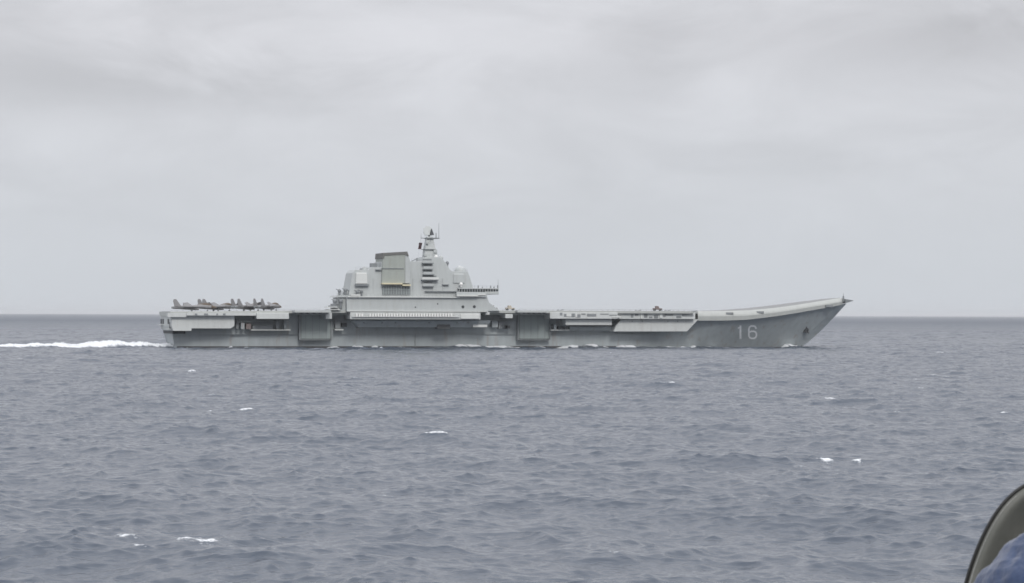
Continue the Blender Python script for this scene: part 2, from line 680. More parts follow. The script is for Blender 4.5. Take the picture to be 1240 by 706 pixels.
# dark equipment standing in the recesses under the deck
for (a, b, c, d, yo, mt) in [(286, 289, 386, 398, -20.5, 'mid'), (292, 296, 391, 398.5, -22, 'hull'), (298, 304, 392, 398.5, -22, 'red'), (306, 330, 394.5, 398.6, -21, 'mid'),
                             (334, 338, 388, 398, -20.6, 'mid'), (344, 346, 388, 398, -20.6, 'hull'), (406, 412, 388, 398, -20.4, 'mid'), (414, 420, 391, 396, -20.4, 'dark'),
                             (596, 603, 388, 396.4, -21, 'hull'), (604, 610, 389.5, 398, -21, 'mid'), (614, 618, 394, 398, -22, 'dark'), (671, 674, 393, 399, -22, 'hull'), (676, 684, 395, 399, -22, 'dark'),
                             (287, 350, 389.5, 390.3, -22, 'mid'), (584, 624, 388.0, 388.8, -22, 'mid'), (404, 424, 387.4, 388.1, -22, 'mid')]:
    b_ = MB()
    pbox(b_, a, b, c, d, yo, -18)
    b_.build('deck_machinery', M[mt], ship)

# liferaft canisters
can0 = None
px = 432.0
cans = []
for i in range(36):
    if i in (3, 4):
        continue
    cans.append(432 + i * 3.27)
for pxx in cans:
    yy = -31.15
    a = P(pxx, 381.5, yy)
    if can0 is None:
        b_ = MB()
        b_.cyl((0, -0.02, -0.62), (0, -0.02, 0.62), 0.44, seg=10)
        b_.box(-0.5, 0.5, 0.0, 0.55, -0.75, -0.62)
        can0 = b_.build('liferaft_canister', M['white'], ship)
        c = can0
    else:
        c = can0.copy()
        col.objects.link(c)
        c.parent = ship
    c.location = (a.x, yy, a.z)
mb = MB()
zz = PZ(500, 383.6, -31)
mb.box(PX(426, -31), PX(556, -31), -31.5, -30.6, zz - 0.12, zz)
for i in range(66):
    x = PX(426 + i * 2, -31)
    mb.cyl((x, -31.45, zz), (x, -31.45, zz + 1.1), 0.03, seg=4)
mb.cyl((PX(426, -31), -31.45, zz + 1.1), (PX(556, -31), -31.45, zz + 1.1), 0.03, seg=4)
mb.build('liferaft_shelf', M['light'], ship)

# gallery openings forward
mb = MB()
rr = random.Random(3)
for (a, b, c, d) in [(678, 681, 378.6, 382), (683, 686, 380.0, 383.6), (692, 696, 379.6, 384), (699, 703, 380.6, 384.5), (704, 709, 379.6, 381.2), (711, 722, 380.0, 383.2), (727, 737, 379.8, 380.9),
                     (738, 747, 381.0, 382.4)]:
    pbox(mb, a, b, c, d, -29.0, -28)
for (a, b, c, d) in [(752, 758, 379.4, 380.4), (764, 767, 380.6, 384.6), (771, 773, 380.4, 382.0), (780, 784, 379.8, 384.8), (786, 790, 383.2, 385.4), (792, 797, 381.6, 385.6), (803, 806, 382, 383.6), (808, 815, 380.8, 382.4),
                     (819, 825, 382.6, 385.2), (826, 838, 380.6, 383.2)]:
    pbox(mb, a, b, c, d, -27.1, -26)
mb.build('gallery_opening', M['mid'], g2)
mb = MB()
for (a, b, c, d) in [(686, 692, 380.6, 383.2), (697, 699, 380, 384), (741, 752, 383.2, 384.6), (787, 793, 379.2, 380.8), (799, 802, 379, 385), (776, 778, 378.8, 386)]:
    pbox(mb, a, b, c, d, -29.2 if a < 748 else -27.4, -26)
mb.build('gallery_locker', M['light'], g2)
mb = MB()
for a in (765, 777, 808, 820):
    pbox(mb, a, a + 1.4, 388.4, 389.6, -24.6, -24)
mb.build('scuttle', M['mid'], fs)
# short gun mounts and launchers on the forward gallery edge
for px, py in ((770, 378.0), (806, 378.0), (838, 378.6), (676, 377.6)):
    b_ = MB()
    p = P(px, py, -26.5)
    b_.cyl((p.x, -26.5, p.z - 1.5), (p.x, -26.5, p.z + 0.1), 0.8, 0.6, 10)
    b_.ball((p.x, -26.5, p.z + 0.2), 0.75)
    b_.cyl((p.x, -26.6, p.z + 0.4), (p.x + 2.0, -27.4, p.z + 0.9), 0.13)
    b_.build('gun_mount', M['mid'], ship)

# ---- aircraft lifts and their hangar openings
for (a, b, da, db) in ((355, 402, 364, 401), (625, 666, 628.5, 665.5)):
    mb = MB()
    pbox(mb, a + 2, b - 1, 375.8, 378.5, -32.5, -22)
    lift = mb.build('aircraft_lift', M['upper'], ship)
    mb = MB()
    for q in np.linspace(a + 5, b - 5, 6):
        pbox(mb, q, q + 0.8, 378.6, 380.0, -32.0, -20)
    mb.build('lift_beam', M['mid'], lift)
    mb = MB()
    pbox(mb, da, db, 379.8, 410.8, -19.6, -17)
    dr = mb.build('hangar_door', M['door'], ship, bevel=0.4)
    mb = MB()
    pbox(mb, da - 1.6, da, 380, 411.6, -20.6, -17)
    pbox(mb, db, db + 1.0, 380, 411.6, -20.4, -17)
    pbox(mb, da - 1.6, db + 1.0, 411.1, 412.0, -20.6, -17)
    mb.build('door_frame', M['mid'], dr)
    mb = MB()
    for q in np.linspace(da + 6, db - 6, 4):
        pbox(mb, q, q + 0.35, 381, 410.5, -19.66, -19)
    mb.build('door_seam', M['mid'], dr)
# side openings low in the hull
mb = MB()
pbox(mb, 502.5, 503.2, 404, 420, -17.9, -17)
mb.build('hull_seam', M['mid'], hull)

# knuckle strake along the hull side
mb = MB()
pbox(mb, 214, 362, 404.2, 404.7, -18.6, -17)
pbox(mb, 404, 626, 404.4, 404.9, -18.7, -17)
pbox(mb, 668, 790, 404.6, 405.0, -18.7, -17)
mb.build('strake', M['hull'], hull)

# ---- island
YI0, YI1 = -29.2, -14.5
mb = MB()
mb.prism(outl([(420, 377.5), (420, 359.8), (556, 359.8), (590, 359.8), (592.2, 366), (599, 371.6), (606, 376.6)], -30.2), -30.2, -13)
isl = mb.build('island', M['upper'], ship, bevel=0.12)
mb = MB()
mb.prism(outl([(422, 359.4), (427.2, 330.5), (430.5, 326.6), (447, 326.6), (449.5, 323.6), (462, 323.6), (462, 317), (512, 316.2), (514, 311.4), (531, 311.2), (536, 313.2), (541.5, 320), (545, 326.6), (549, 328.6),
                    (566.5, 328.6), (570, 338), (574, 351.6), (588, 352.4), (588, 359.4)], YI0), YI0, YI1, taper=lambda z: max(0, z - 22) * 0.035)
up_ = mb.build('upper_superstructure', M['upper'], isl, bevel=0.12)
zz = PZ(500, 359.6, -30)
mb = MB()
mb.box(PX(420, -30), PX(556, -30), -31.4, -29, zz - 0.25, zz + 0.15)
mb.box(PX(420, -30), PX(590, -30), -31.0, -29, PZ(500, 377.4, -30), PZ(500, 376.5, -30))
mb.build('ledge', M['light'], isl)
# funnel
mb = MB()
mb.prism(outl([(462.2, 343), (464.3, 306.8), (490.5, 304.8), (490.5, 343)], -30.4), -30.4, -15.5)
fun = mb.build('funnel', M['funnel'], isl, bevel=0.15)
mb = MB()
mb.prism(outl([(490.6, 343), (490.6, 305.2), (493, 305.0), (496.6, 316), (496.6, 343)], -30.2), -30.2, -15.8)
mb.build('funnel_casing', M['upper'], isl, bevel=0.1)
mb = MB()
mb.prism(outl([(463.4, 313), (464, 306.2), (493.2, 304.6), (495.2, 310), (493.5, 310), (491.5, 308.2), (466, 309.6), (465.2, 313)], -30.6), -30.6, -15.2)
mb.build('funnel_cap', M['soot'], fun)
mb = MB()
pbox(mb, 463, 489, 324.6, 325.6, -30.7, -29)
mb.build('funnel_seam', M['mid'], fun)
mb = MB()
pbox(mb, 463, 487.5, 342.6, 344.4, -31.9, -29)
pbox(mb, 487.5, 497.5, 344.4, 346.2, -31.5, -29)
mb.build('canopy_ledge', M['cream'], isl)
mb = MB()
pbox(mb, 463, 497, 346.4, 357.0, -29.5, -28.6)
gr = mb.build('intake_grille', M['mid'], isl)
mb = MB()
for i in range(11):
    pbox(mb, 464 + i * 3.1, 464.9 + i * 3.1, 346.4, 357.0, -29.75, -29.4)
pbox(mb, 463, 497, 350.5, 351.1, -29.8, -29.4)
mb.build('grille_bar', M['door'], gr)
# panel radars
for (a, b, c, d, yo) in [(430.5, 445.2, 330.2, 343.8, -29.9), (548.5, 563, 331.5, 343.0, -29.55)]:
    mb = MB()
    zt_, zb_ = PZ(a, c, yo), PZ(a, d, yo)
    x0, x1 = PX(a, yo), PX(b, yo)
    mb.prism([(x0, zb_), (x1, zb_), (x1 - 0.3, zt_), (x0 + 0.3, zt_)], yo, -28)
    pr = mb.build('radar_panel', M['light'] if a < 500 else M['upper'], isl, bevel=0.3)
    if a < 500:
        mb = MB()
        mb.box(x0 - 0.2, x1 + 0.4, yo - 0.8, -28, zb_ - 0.75, zb_ - 0.1)
        mb.build('panel_bracket', M['mid'], pr)
# balconies up the middle
for (a, b, y_, dp) in [(510.5, 524, 317.6, 1.6), (511.5, 523.5, 324.8, 1.5), (511.5, 525, 331.4, 1.5), (509.5, 530, 337.8, 2.0), (511, 524.5, 345.6, 1.5)]:
    mb = MB()
    zz = PZ(a, y_, YI0)
    x0, x1 = PX(a, YI0), PX(b, YI0)
    mb.box(x0, x1, YI0 - dp, YI0 + 1, zz - 0.55, zz - 0.2)
    bal = mb.build('balcony', M['mid'], isl)
    mb = MB()
    mb.box(x0 + 0.1, x1 - 0.1, YI0 - dp + 0.02, YI0 - dp + 0.1, zz - 0.2, zz + 0.75)
    mb.build('balcony_rail', M['light'] if abs(y_ - 337.8) < 1 else M['upper'], bal)
    mb = MB()
    mb.box(x0 + 0.6, x1 - 0.6, YI0 - 0.12, YI0 + 0.5, zz - 0.1, zz + 1.4)
    mb.build('balcony_opening', M['mid'], bal)
# bridge wing, walkways, windows
mb = MB()
zz = PZ(520, 352.6, YI0)
mb.box(PX(514, YI0), PX(556, YI0), YI0 - 1.2, YI0 + 1, zz - 0.2, zz + 0.1)
mb.build('walkway', M['mid'], isl)
mb = MB()
pbox(mb, 553, 590, 353.6, 359.4, -31.6, -12)
pbox(mb, 588, 604, 353.2, 356.6, -31.0, -12)
br = mb.build('bridge_wing', M['upper'], isl, bevel=0.15)
mb = MB()
pbox(mb, 555, 604, 348.8, 350.2, -30.9, -12)
mb.build('bridge_roof', M['upper'], br, bevel=0.1)
mb = MB()
pbox(mb, 556, 587, 350.4, 353.4, -30.6, -12.4)
pbox(mb, 589, 603.4, 350.4, 353.0, -30.4, -12.4)
mb.build('bridge_window', M['glass'], br)
mb = MB()
for i in range(16):
    pbox(mb, 556 + i * 3.15, 556.6 + i * 3.15, 350.2, 353.4, -30.75, -30.4)
mb.build('window_mullion', M['upper'], br)
mb = MB()
pbox(mb, 553.5, 579, 357.4, 358.9, -32.4, -30)
pbox(mb, 579, 588, 355.8, 357.4, -32.0, -30)
mb.build('bridge_ledge', M['light'], br)
mb = MB()
for (a, h) in ((594, 346), (598, 347), (602.5, 345.4), (579, 345.5), (584, 347.5)):
    x = PX(a, -28)
    mb.cyl((x, -28, PZ(a, 349, -28)), (x, -28, PZ(a, h, -28)), 0.28, 0.2, 6)
x = PX(603, -28)
mb.cyl((x, -28, PZ(603, 349, -28)), (x, -28, PZ(603, 338, -28)), 0.09, 0.05, 6)
mb.build('bridge_antenna', M['mid'], br)
# portholes and doors of the base
for (a, b) in ((560.6, 371.6), (574.4, 371.4), (503, 372), (530, 368)):
    mb = MB()
    p = P(a, b, -30.25)
    r_ = 0.62 if a > 550 else 0.3
    mb.cyl((p.x, -30.3, p.z), (p.x, -29.8, p.z), r_, r_, 12)
    mb.build('porthole', M['dark'], isl)
mb = MB()
for i in range(9):
    a = 440 + i * 12
    if 455 < a < 500:
        continue
    p = P(a, 340, YI0 - 0.3)
    mb.box(p.x, p.x + 0.35, YI0 - 0.12, YI0 + 1, p.z - 5, p.z + 1)
mb.build('wall_pipe', M['upper'], isl)
mb = MB()
pbox(mb, 536, 544, 344.2, 345.2, YI0 - 1.0, YI0 + 1)
pbox(mb, 455, 462, 326.2, 327.2, YI0 - 0.8, YI0 + 1)
mb.build('side_platform', M['mid'], isl)

# aft terraces
mb = MB()
mb.prism(outl([(409.5, 377), (411, 360.2), (420, 360.2), (420, 377)], -27.5), -27.5, -14)
mb.prism(outl([(407, 360.0), (408.5, 357.6), (428, 357.6), (428, 360.0)], -28.5), -28.5, -14)
mb.prism(outl([(414, 357.6), (416, 352.5), (428, 351.5), (428, 357.6)], -26.0), -26.0, -15)
mb.build('aft_terrace', M['upper'], isl)
mb = MB()
pbox(mb, 425, 436.5, 356.4, 358.4, -31.4, -28)
pbox(mb, 396.5, 409, 371.4, 372.4, -29.5, -22)
pbox(mb, 398, 412, 374.2, 375.4, -28.5, -22)
mb.build('terrace_platform', M['light'], isl)
mb = MB()
mb.box(PX(397, -29), PX(408, -29), -29.45, -29.3, PZ(400, 371.4, -29), PZ(400, 369.9, -29))
mb.build('terrace_rail', M['mid'], isl)
for (a, b, r_) in ((405.6, 364.6, 0.95), (412.6, 364.8, 1.0), (411, 352.2, 0.75), (418.4, 351.4, 0.75), (424, 352.8, 0.7), (433, 353.6, 0.8), (438, 353.0, 0.6)):
    mb = MB()
    yy = -28 if a < 425 else -30.2
    p = P(a, b, yy)
    mb.ball((p.x, yy, p.z), r_)
    mb.cyl((p.x, yy, p.z - 2.4 * (1.0 if r_ < 0.9 else 1.2)), (p.x, yy, p.z), r_ * 0.55, r_ * 0.7, 8)
    mb.cyl((p.x, yy - 0.2, p.z + 0.1), (p.x - 1.5, yy - 0.6, p.z + 0.7), 0.16)
    mb.build('gun_director', M['mid'], isl)
mb = MB()
pbox(mb, 404, 414.5, 367.8, 376, -27.0, -20)
mb.build('terrace_locker', M['mid'], isl)

# domes
for (a, b, r_, mt, sz) in ((557.5, 329.4, 2.6, 'upper', 0.95), (556.4, 323.2, 0.5, 'white', 1), (528.2, 311.0, 0.75, 'white', 1.1), (558.4, 344.2, 0.75, 'white', 1), (534.0, 312.6, 0.9, 'upper', 1.2), (541.6, 318.6, 0.7, 'mid', 1.2),
                           (441.5, 326.6, 1.3, 'upper', 1.0), (437, 326.8, 0.6, 'mid', 1.2)):
    mb = MB()
    yy = -30.6 if b == 344.2 else (-24 if r_ > 2 else -27)
    if a == 556.4:
        yy = -24
    p = P(a, b, yy)
    mb.ball((p.x, yy, p.z), r_, sz)
    mb.cyl((p.x, yy, p.z - r_ * sz - 0.6), (p.x, yy, p.z), r_ * 0.6, r_ * 0.6, 10)
    mb.build('radome', M[mt], isl, smooth=True)
mb = MB()
p = P(452.5, 321.5, -26)
mb.box(p.x - 1.3, p.x + 1.3, -27, -24, p.z - 0.9, p.z + 0.9)
mb.cyl((p.x + 0.6, -26, p.z - 2), (p.x + 0.6, -26, p.z + 0.5), 0.7)
mb.build('director', M['mid'], isl)

# mast
yy = -22
mb = MB()
rg = []
for (l, r_, b, dy) in ((512.5, 529, 316.5, 2.8), (513.2, 527.6, 306, 2.3), (514.2, 525.4, 298, 1.8), (515.6, 524.2, 290, 1.4), (516.6, 523.2, 286.5, 1.2)):
    a_, b_ = P(l, b, yy), P(r_, b, yy)
    rg.append([(a_.x, yy - dy, a_.z), (b_.x, yy - dy, a_.z), (b_.x, yy + dy, a_.z), (a_.x, yy + dy, a_.z)])
mb.loft(rg)
mast = mb.build('mast', M['upper'], ship, bevel=0.1)
mb = MB()
zz = PZ(520, 288.4, yy)
x0, x1 = PX(509, yy), PX(532, yy)
mb.box(PX(514.5, yy), PX(530, yy), yy - 2.2, yy + 2.2, zz - 0.25, zz + 0.15)
mb.cyl((x0, yy, zz), (x1, yy, zz), 0.14)
mb.cyl((PX(520, yy), yy - 5, zz), (PX(520, yy), yy + 5, zz), 0.14)
pbox(mb, 514, 527.5, 301.5, 302.2, yy - 3, yy + 3)
pbox(mb, 512.5, 530.5, 311.4, 312.2, yy - 4, yy + 4)
mb.build('yardarm', M['mid'], mast)
mb = MB()
x = PX(531, yy)
mb.cyl((x, yy, zz), (x, yy, PZ(531, 270, yy)), 0.12, 0.05, 6)
x = PX(509.5, yy)
mb.cyl((x, yy, zz), (x, yy, zz + 1.8), 0.07, 0.05, 6)
x = PX(527, yy)
mb.cyl((x, yy - 1, zz), (x, yy - 1, zz + 2.2), 0.2, 0.15, 6)
mb.build('whip_antenna', M['mid'], mast)
mb = MB()
p = P(519.6, 285, yy)
mb.cyl((p.x, yy, p.z - 1.8), (p.x, yy, p.z + 1), 0.45, 0.4, 8)
mb.build('radar_pedestal', M['mid'], mast)
mb = MB()       # tilted planar array with its dark rear horn
c = P(518.3, 279.6, yy)
rg = []
for k, s_ in ((-0.22, 0.92), (0.0, 1.0), (0.22, 0.92)):
    ring = []
    for (u, v) in ((-1.35, -1.7), (1.2, -1.7), (1.5, -0.6), (1.2, 1.4), (0.4, 1.9), (-0.6, 1.8), (-1.5, 1.0), (-1.7, -0.5)):
        ring.append((c.x + u * s_ * 1.25, yy - 0.2 + k + v * 0.35, c.z + v * s_ * 1.12))
    rg.append(ring)
mb.loft(rg)
mb.build('radar_array', M['upper'], mast)
mb = MB()
p = P(522.4, 281.6, yy)
mb.cyl((p.x, yy - 0.9, p.z - 1.1), (p.x - 0.2, yy - 0.9, p.z + 1.5), 0.95, 0.2, 8)
mb.build('radar_feed', M['dark'], mast)
mb = MB()
for (a, b, s_) in ((526.6, 304, 0.8), (514.5, 308.5, 0.6), (526, 309.5, 0.8), (517, 294, 0.5)):
    p = P(a, b, yy - 1.8)
    mb.box(p.x - s_, p.x + s_, yy - 2.9, yy - 1, p.z - s_, p.z + s_ * 0.8)
mb.build('mast_sensor', M['upper'], mast, bevel=0.1)
mb = MB()       # ensign hanging by its halyard
a_, b_ = P(509.6, 293.8, yy), P(507.2, 301.6, yy)
rg = []
for k in range(9):
    t = k / 8
    xx = a_.x - t * 0.5
    rg.append([(xx - 0.75 - 0.12 * math.sin(k), yy - 0.5 + 0.2 * math.sin(k * 1.3), a_.z + (b_.z - a_.z) * t), (xx + 0.55, yy - 0.3 - 0.15 * math.sin(k), a_.z + (b_.z - a_.z) * t - 0.1),
               (xx + 0.55, yy - 0.26, a_.z + (b_.z - a_.z) * t - 0.1), (xx - 0.75, yy - 0.4, a_.z + (b_.z - a_.z) * t)])
mb.loft(rg)
mb.build('flag', M['flag'], mast)
mb = MB()
mb.cyl((PX(509.6, yy), yy, zz), (PX(505, yy), yy, PZ(505, 316, yy)), 0.03, seg=4)
mb.build('halyard', M['mid'], mast)
mb = MB()
for (a, b, c_, d) in ((498, 316.5, 505, 313.2), (505, 316.5, 505, 312.4)):
    mb.cyl(P(a, b, yy), P(c_, d, yy), 0.2, seg=6)
mb.build('aerial_boom', M['mid'], isl)

# railings: safety nets and stanchions along the deck edge, island roofs
for xa, xb in ((-2, PX(405, -28)), (PX(608, -28), X845 - 2)):
    mb = MB()
    rg = []
    for x in np.arange(xa, xb, 2.4):
        yy_ = -interp(x, wdk)
        z = interp(x, ZD)
        mb.cyl((x, yy_ + 0.2, z), (x, yy_ - 0.9, z + 0.45), 0.035, seg=4)
        rg.append([(x, yy_ - 0.9, z + 0.45 + k) for k in (0, 0.06)] + [(x, yy_ - 0.84, z + 0.48)])
    mb.loft(rg)
    mb.build('safety_net', M['mid'], deck)


def rail(mb, pts, y, h=1.1):
    for (a, b) in zip(pts[:-1], pts[1:]):
        p, q = P(*a, y), P(*b, y)
        n = max(2, int((q - p).length / 1.6))
        for i in range(n + 1):
            r = p.lerp(q, i / n)
            mb.cyl(r, (r.x, r.y, r.z + h), 0.03, seg=4)
        for k in (0.5, 1.0):
            mb.cyl((p.x, p.y, p.z + h * k), (q.x, q.y, q.z + h * k), 0.025, seg=4)


mb = MB()
rail(mb, [(408, 357.6), (425, 357.6)], -28.4)
rail(mb, [(447, 326.6), (430.5, 326.6)], -28)
rail(mb, [(498, 316.4), (512, 316.3)], -28.6)
rail(mb, [(514, 311.4), (531, 311.3)], -28.3)
rail(mb, [(549, 328.7), (566, 328.7)], -28.8)
rail(mb, [(555, 348.8), (604, 348.8)], -30.8)
rail(mb, [(420, 359.5), (556, 359.5)], -31.3)
mb.build('railing', M['mid'], isl)

# ------------------------------------------------------------------ things standing on the flight deck
def zd(x):
    return interp(x, ZD) + 0.035


def fuselage_ring(x, w_, h_, zc, n=12, sq=1.0):
    r = []
    for i in range(n):
        a = 2 * math.pi * i / n
        c_, s_ = math.cos(a), math.sin(a)
        r.append((x, w_ * math.copysign(abs(c_) ** sq, c_), zc + h_ * math.copysign(abs(s_) ** sq, s_)))
    return r


def make_jet():
    root = empty('fighter_jet', (0, 0, 0))
    b = MB()      # nose towards +x, length 21.9, origin on the ground under the middle
    b.loft([fuselage_ring(11.0, 0.06, 0.06, 2.35), fuselage_ring(9.9, 0.45, 0.42, 2.5), fuselage_ring(8.3, 0.85, 0.85, 2.65), fuselage_ring(6.0, 1.0, 1.15, 2.85), fuselage_ring(3.5, 1.2, 1.15, 2.9),
            fuselage_ring(1.0, 2.2, 0.95, 2.7, sq=0.8), fuselage_ring(-3, 2.4, 0.85, 2.55, sq=0.8), fuselage_ring(-7.5, 2.1, 0.7, 2.6, sq=0.8), fuselage_ring(-9.5, 1.5, 0.5, 2.65)])
    fz = b.build('fuselage', M['jet'], root, smooth=True)
    b = MB()
    b.loft([fuselage_ring(11.05, 0.05, 0.05, 2.35), fuselage_ring(9.9, 0.52, 0.5, 2.5), fuselage_ring(8.2, 0.95, 0.95, 2.65)])
    b.build('nose_cone', M['cover'], root, smooth=True)
    b = MB()
    b.loft([fuselage_ring(8.3, 0.3, 0.2, 3.4), fuselage_ring(7.2, 0.72, 0.72, 3.6), fuselage_ring(5.6, 0.8, 0.95, 3.7), fuselage_ring(3.4, 0.7, 0.75, 3.6), fuselage_ring(1.4, 0.4, 0.3, 3.5)])
    b.build('canopy', M['cover'], root, smooth=True)
    for s_ in (-1, 1):
        b = MB()
        b.cyl((2.2, 1.15 * s_, 1.75), (-9.8, 1.15 * s_, 2.3), 0.72, 0.62, 10)
        b.build('engine', M['jet'], root)
        b = MB()
        b.cyl((-9.8, 1.15 * s_, 2.3), (-10.9, 1.15 * s_, 2.35), 0.6, 0.45, 10)
        b.build('exhaust_nozzle', M['mid'], root)
        b = MB()   # inner wing
        pr = [(3.0, 1.8), (-5.4, 1.8), (-5.2, 4.0), (-0.3, 4.0)]
        b.loft([[(x, y * s_, 2.62) for x, y in pr], [(x, y * s_, 2.86) for x, y in pr]])
        wg = b.build('wing', M['jet'], root)
        b = MB()   # folded outer panel
        pr = [(-0.3, 2.86), (-5.2, 2.86), (-5.4, 4.6), (-3.3, 4.9)]
        b.loft([[(x, (4.0 - (z - 2.86) * 0.9) * s_, z) for x, z in pr], [(x, (4.14 - (z - 2.86) * 0.9) * s_, z) for x, z in pr]])
        b.build('wing_panel', M['jet'], wg)
        b = MB()
        pr = [(-6.2, 2.9), (-9.5, 2.9), (-10.1, 5.5), (-9.8, 6.4), (-8.7, 6.4)]
        b.loft([[(x, 2.15 * s_ + (z - 2.9) * 0.0, z) for x, z in pr], [(x, 2.35 * s_, z) for x, z in pr]])
        b.build('tail_fin', M['jet'], root)
        b = MB()
        pr = [(-7.6, 2.4), (-10.8, 2.4), (-11.0, 4.6), (-9.8, 4.6)]
        b.loft([[(x, y * s_, 2.4) for x, y in pr], [(x, y * s_, 2.55) for x, y in pr]])
        b.build('tailplane', M['jet'], root)
        b = MB()
        b.cyl((-1.2, 2.0 * s_, 2.4), (-1.2, 2.2 * s_, 0.5), 0.14)
        b.cyl((-1.2, 2.05 * s_, 0.5), (-1.2, 2.4 * s_, 0.5), 0.5, seg=14)
        b.build('landing_gear', M['mid'], root)
    b = MB()
    b.cyl((6.4, 0, 2.2), (6.3, 0, 0.36), 0.11)
    b.cyl((6.3, -0.25, 0.36), (6.3, 0.25, 0.36), 0.36, seg=14)
    b.build('landing_gear', M['mid'], root)
    for o in [k for k in col.objects if k.parent == root and not k.name.startswith('landing_gear')]:
        o.location.z = -0.55
    return root


def copy_tree(o, parent=None):
    c = o.copy()
    col.objects.link(c)
    if parent:
        c.parent = parent
    for ch in [k for k in bpy.data.objects if k.parent == o]:
        copy_tree(ch, c)
    return c


JS = 0.84
jet0 = make_jet()
print('XT', XT, 'ZD', ZD[4], 'mast', PZ(520, 273, -22))
bpy.context.view_layer.update()


def ship_world(x, y, z):
    return SHIP + Vector((x * ca - y * sa, x * sa + y * ca, z))


jets = [(213.5, -18.5, -6, 'grey fighter jet nearest the stern, its two tail fins overlapping into one'),
        (248, -17.0, 22, 'second grey fighter jet from the stern, brown nose reaching toward the midmost gap'),
        (290, -17.5, 36, 'third grey fighter jet from the stern, two slim fins just aft of the foremost jet'),
        (318, -17.0, 46, 'foremost parked grey fighter jet, brown covered nose pointing at the empty deck')]
labels = ['grey fighter jet parked nearest the stern edge of the flight deck',
          'second fighter jet from the stern in the row parked on the aft deck',
          'third fighter jet from the stern in the row parked on the aft deck',
          'foremost fighter jet of the row, its brown covered nose nearest the island']
for i, (tpx, yl, hd, _) in enumerate(jets):
    # tpx: where the nearer tail fin stands
    h = R(hd)
    fx, fy = -8.6 * JS, -2.25 * JS
    tx = PX(tpx, yl)
    cx = tx - (fx * math.cos(h) - fy * math.sin(h))
    cy = yl - (fx * math.sin(h) + fy * math.cos(h))
    j = jet0 if i == 0 else copy_tree(jet0)
    j.location = ship_world(cx, cy, zd(cx))
    j.rotation_euler = (0, 0, YAW + h)
    j.scale = (JS, JS, JS)
    tag(j, labels[i], 'fighter jet', 'fighter jets parked on the aft flight deck')


def tractor(px, y, label, mat, hd=0):
    x = PX(px, y)
    root = empty('deck_tractor', ship_world(x, y, zd(x)), YAW + hd)
    b = MB()
    b.prism([(-1.9, 0.45), (1.9, 0.45), (1.9, 1.0), (0.5, 1.15), (-1.9, 1.15)], -0.85, 0.85)
    b.build('body', M[mat], root, bevel=0.08)
    b = MB()
    b.prism([(-0.9, 1.15), (0.6, 1.15), (0.3, 2.0), (-0.9, 2.0)], -0.75, 0.75)
    b.build('cab', M[mat], root, bevel=0.06)
    for xx in (-1.25, 1.25):
        for s_ in (-1, 1):
            b = MB()
            b.cyl((xx, 0.62 * s_, 0.42), (xx, 0.92 * s_, 0.42), 0.42, seg=14)
            b.build('wheel', M['dark'], root)
    tag(root, label, 'deck tractor', 'small vehicles on the flight deck')


tractor(617.5, -24, 'small grey deck tractor standing just forward of the island', 'orange')
tractor(796, -24, 'small dark red deck tractor far forward on the flight deck', 'red')
tractor(596.5, -28.0, 'low reddish deck tractor tucked against the forward foot of the island', 'red')

exec_sea = True
# ------------------------------------------------------------------ the sea: one sheet to the horizon
rs = np.random.RandomState(11)
rad = [0.0]
r = 2.0
while r < 70000:
    rad.append(r)
    if r < 100:
        r += 3.0 if r < 24 else 0.6
    elif r < 1250:
        r += max(0.2, r * 0.00115)
    elif r < 5000:
        r += r * 0.0016
    elif r < 20000:
        r *= 1.004
    else:
        r *= 1.02
rad = np.array(rad)
fine = np.arange(-13.6, 13.6001, 0.038)
medium = np.arange(13.75, 32.0, 0.15)
coarse = np.arange(34.5, 325.6, 3.0)
ang = np.concatenate([fine, medium, coarse, 360 - medium[::-1]])
dang = np.radians(np.concatenate([np.full(len(fine), 0.038), np.full(len(medium), 0.15), np.full(len(coarse), 3.0), np.full(len(medium), 0.15)]))
ang = np.radians(ang)
NR, NA = len(rad), len(ang)
X = rad[:, None] * np.sin(ang)[None, :]
Y = rad[:, None] * np.cos(ang)[None, :]
X = X.ravel()
Y = Y.ravel()
RR = np.repeat(rad, NA)
dr = np.gradient(rad)
DR = np.maximum(np.repeat(dr, NA), 0.35 * RR * np.tile(dang, NR))
Z = np.zeros_like(X)
ZS = np.zeros_like(X)
DX = np.zeros_like(X)
DY = np.zeros_like(X)
lams = np.exp(np.linspace(math.log(0.8), math.log(46), 92))
octs = math.log(46 / 0.8, 2)
per = 92 / octs
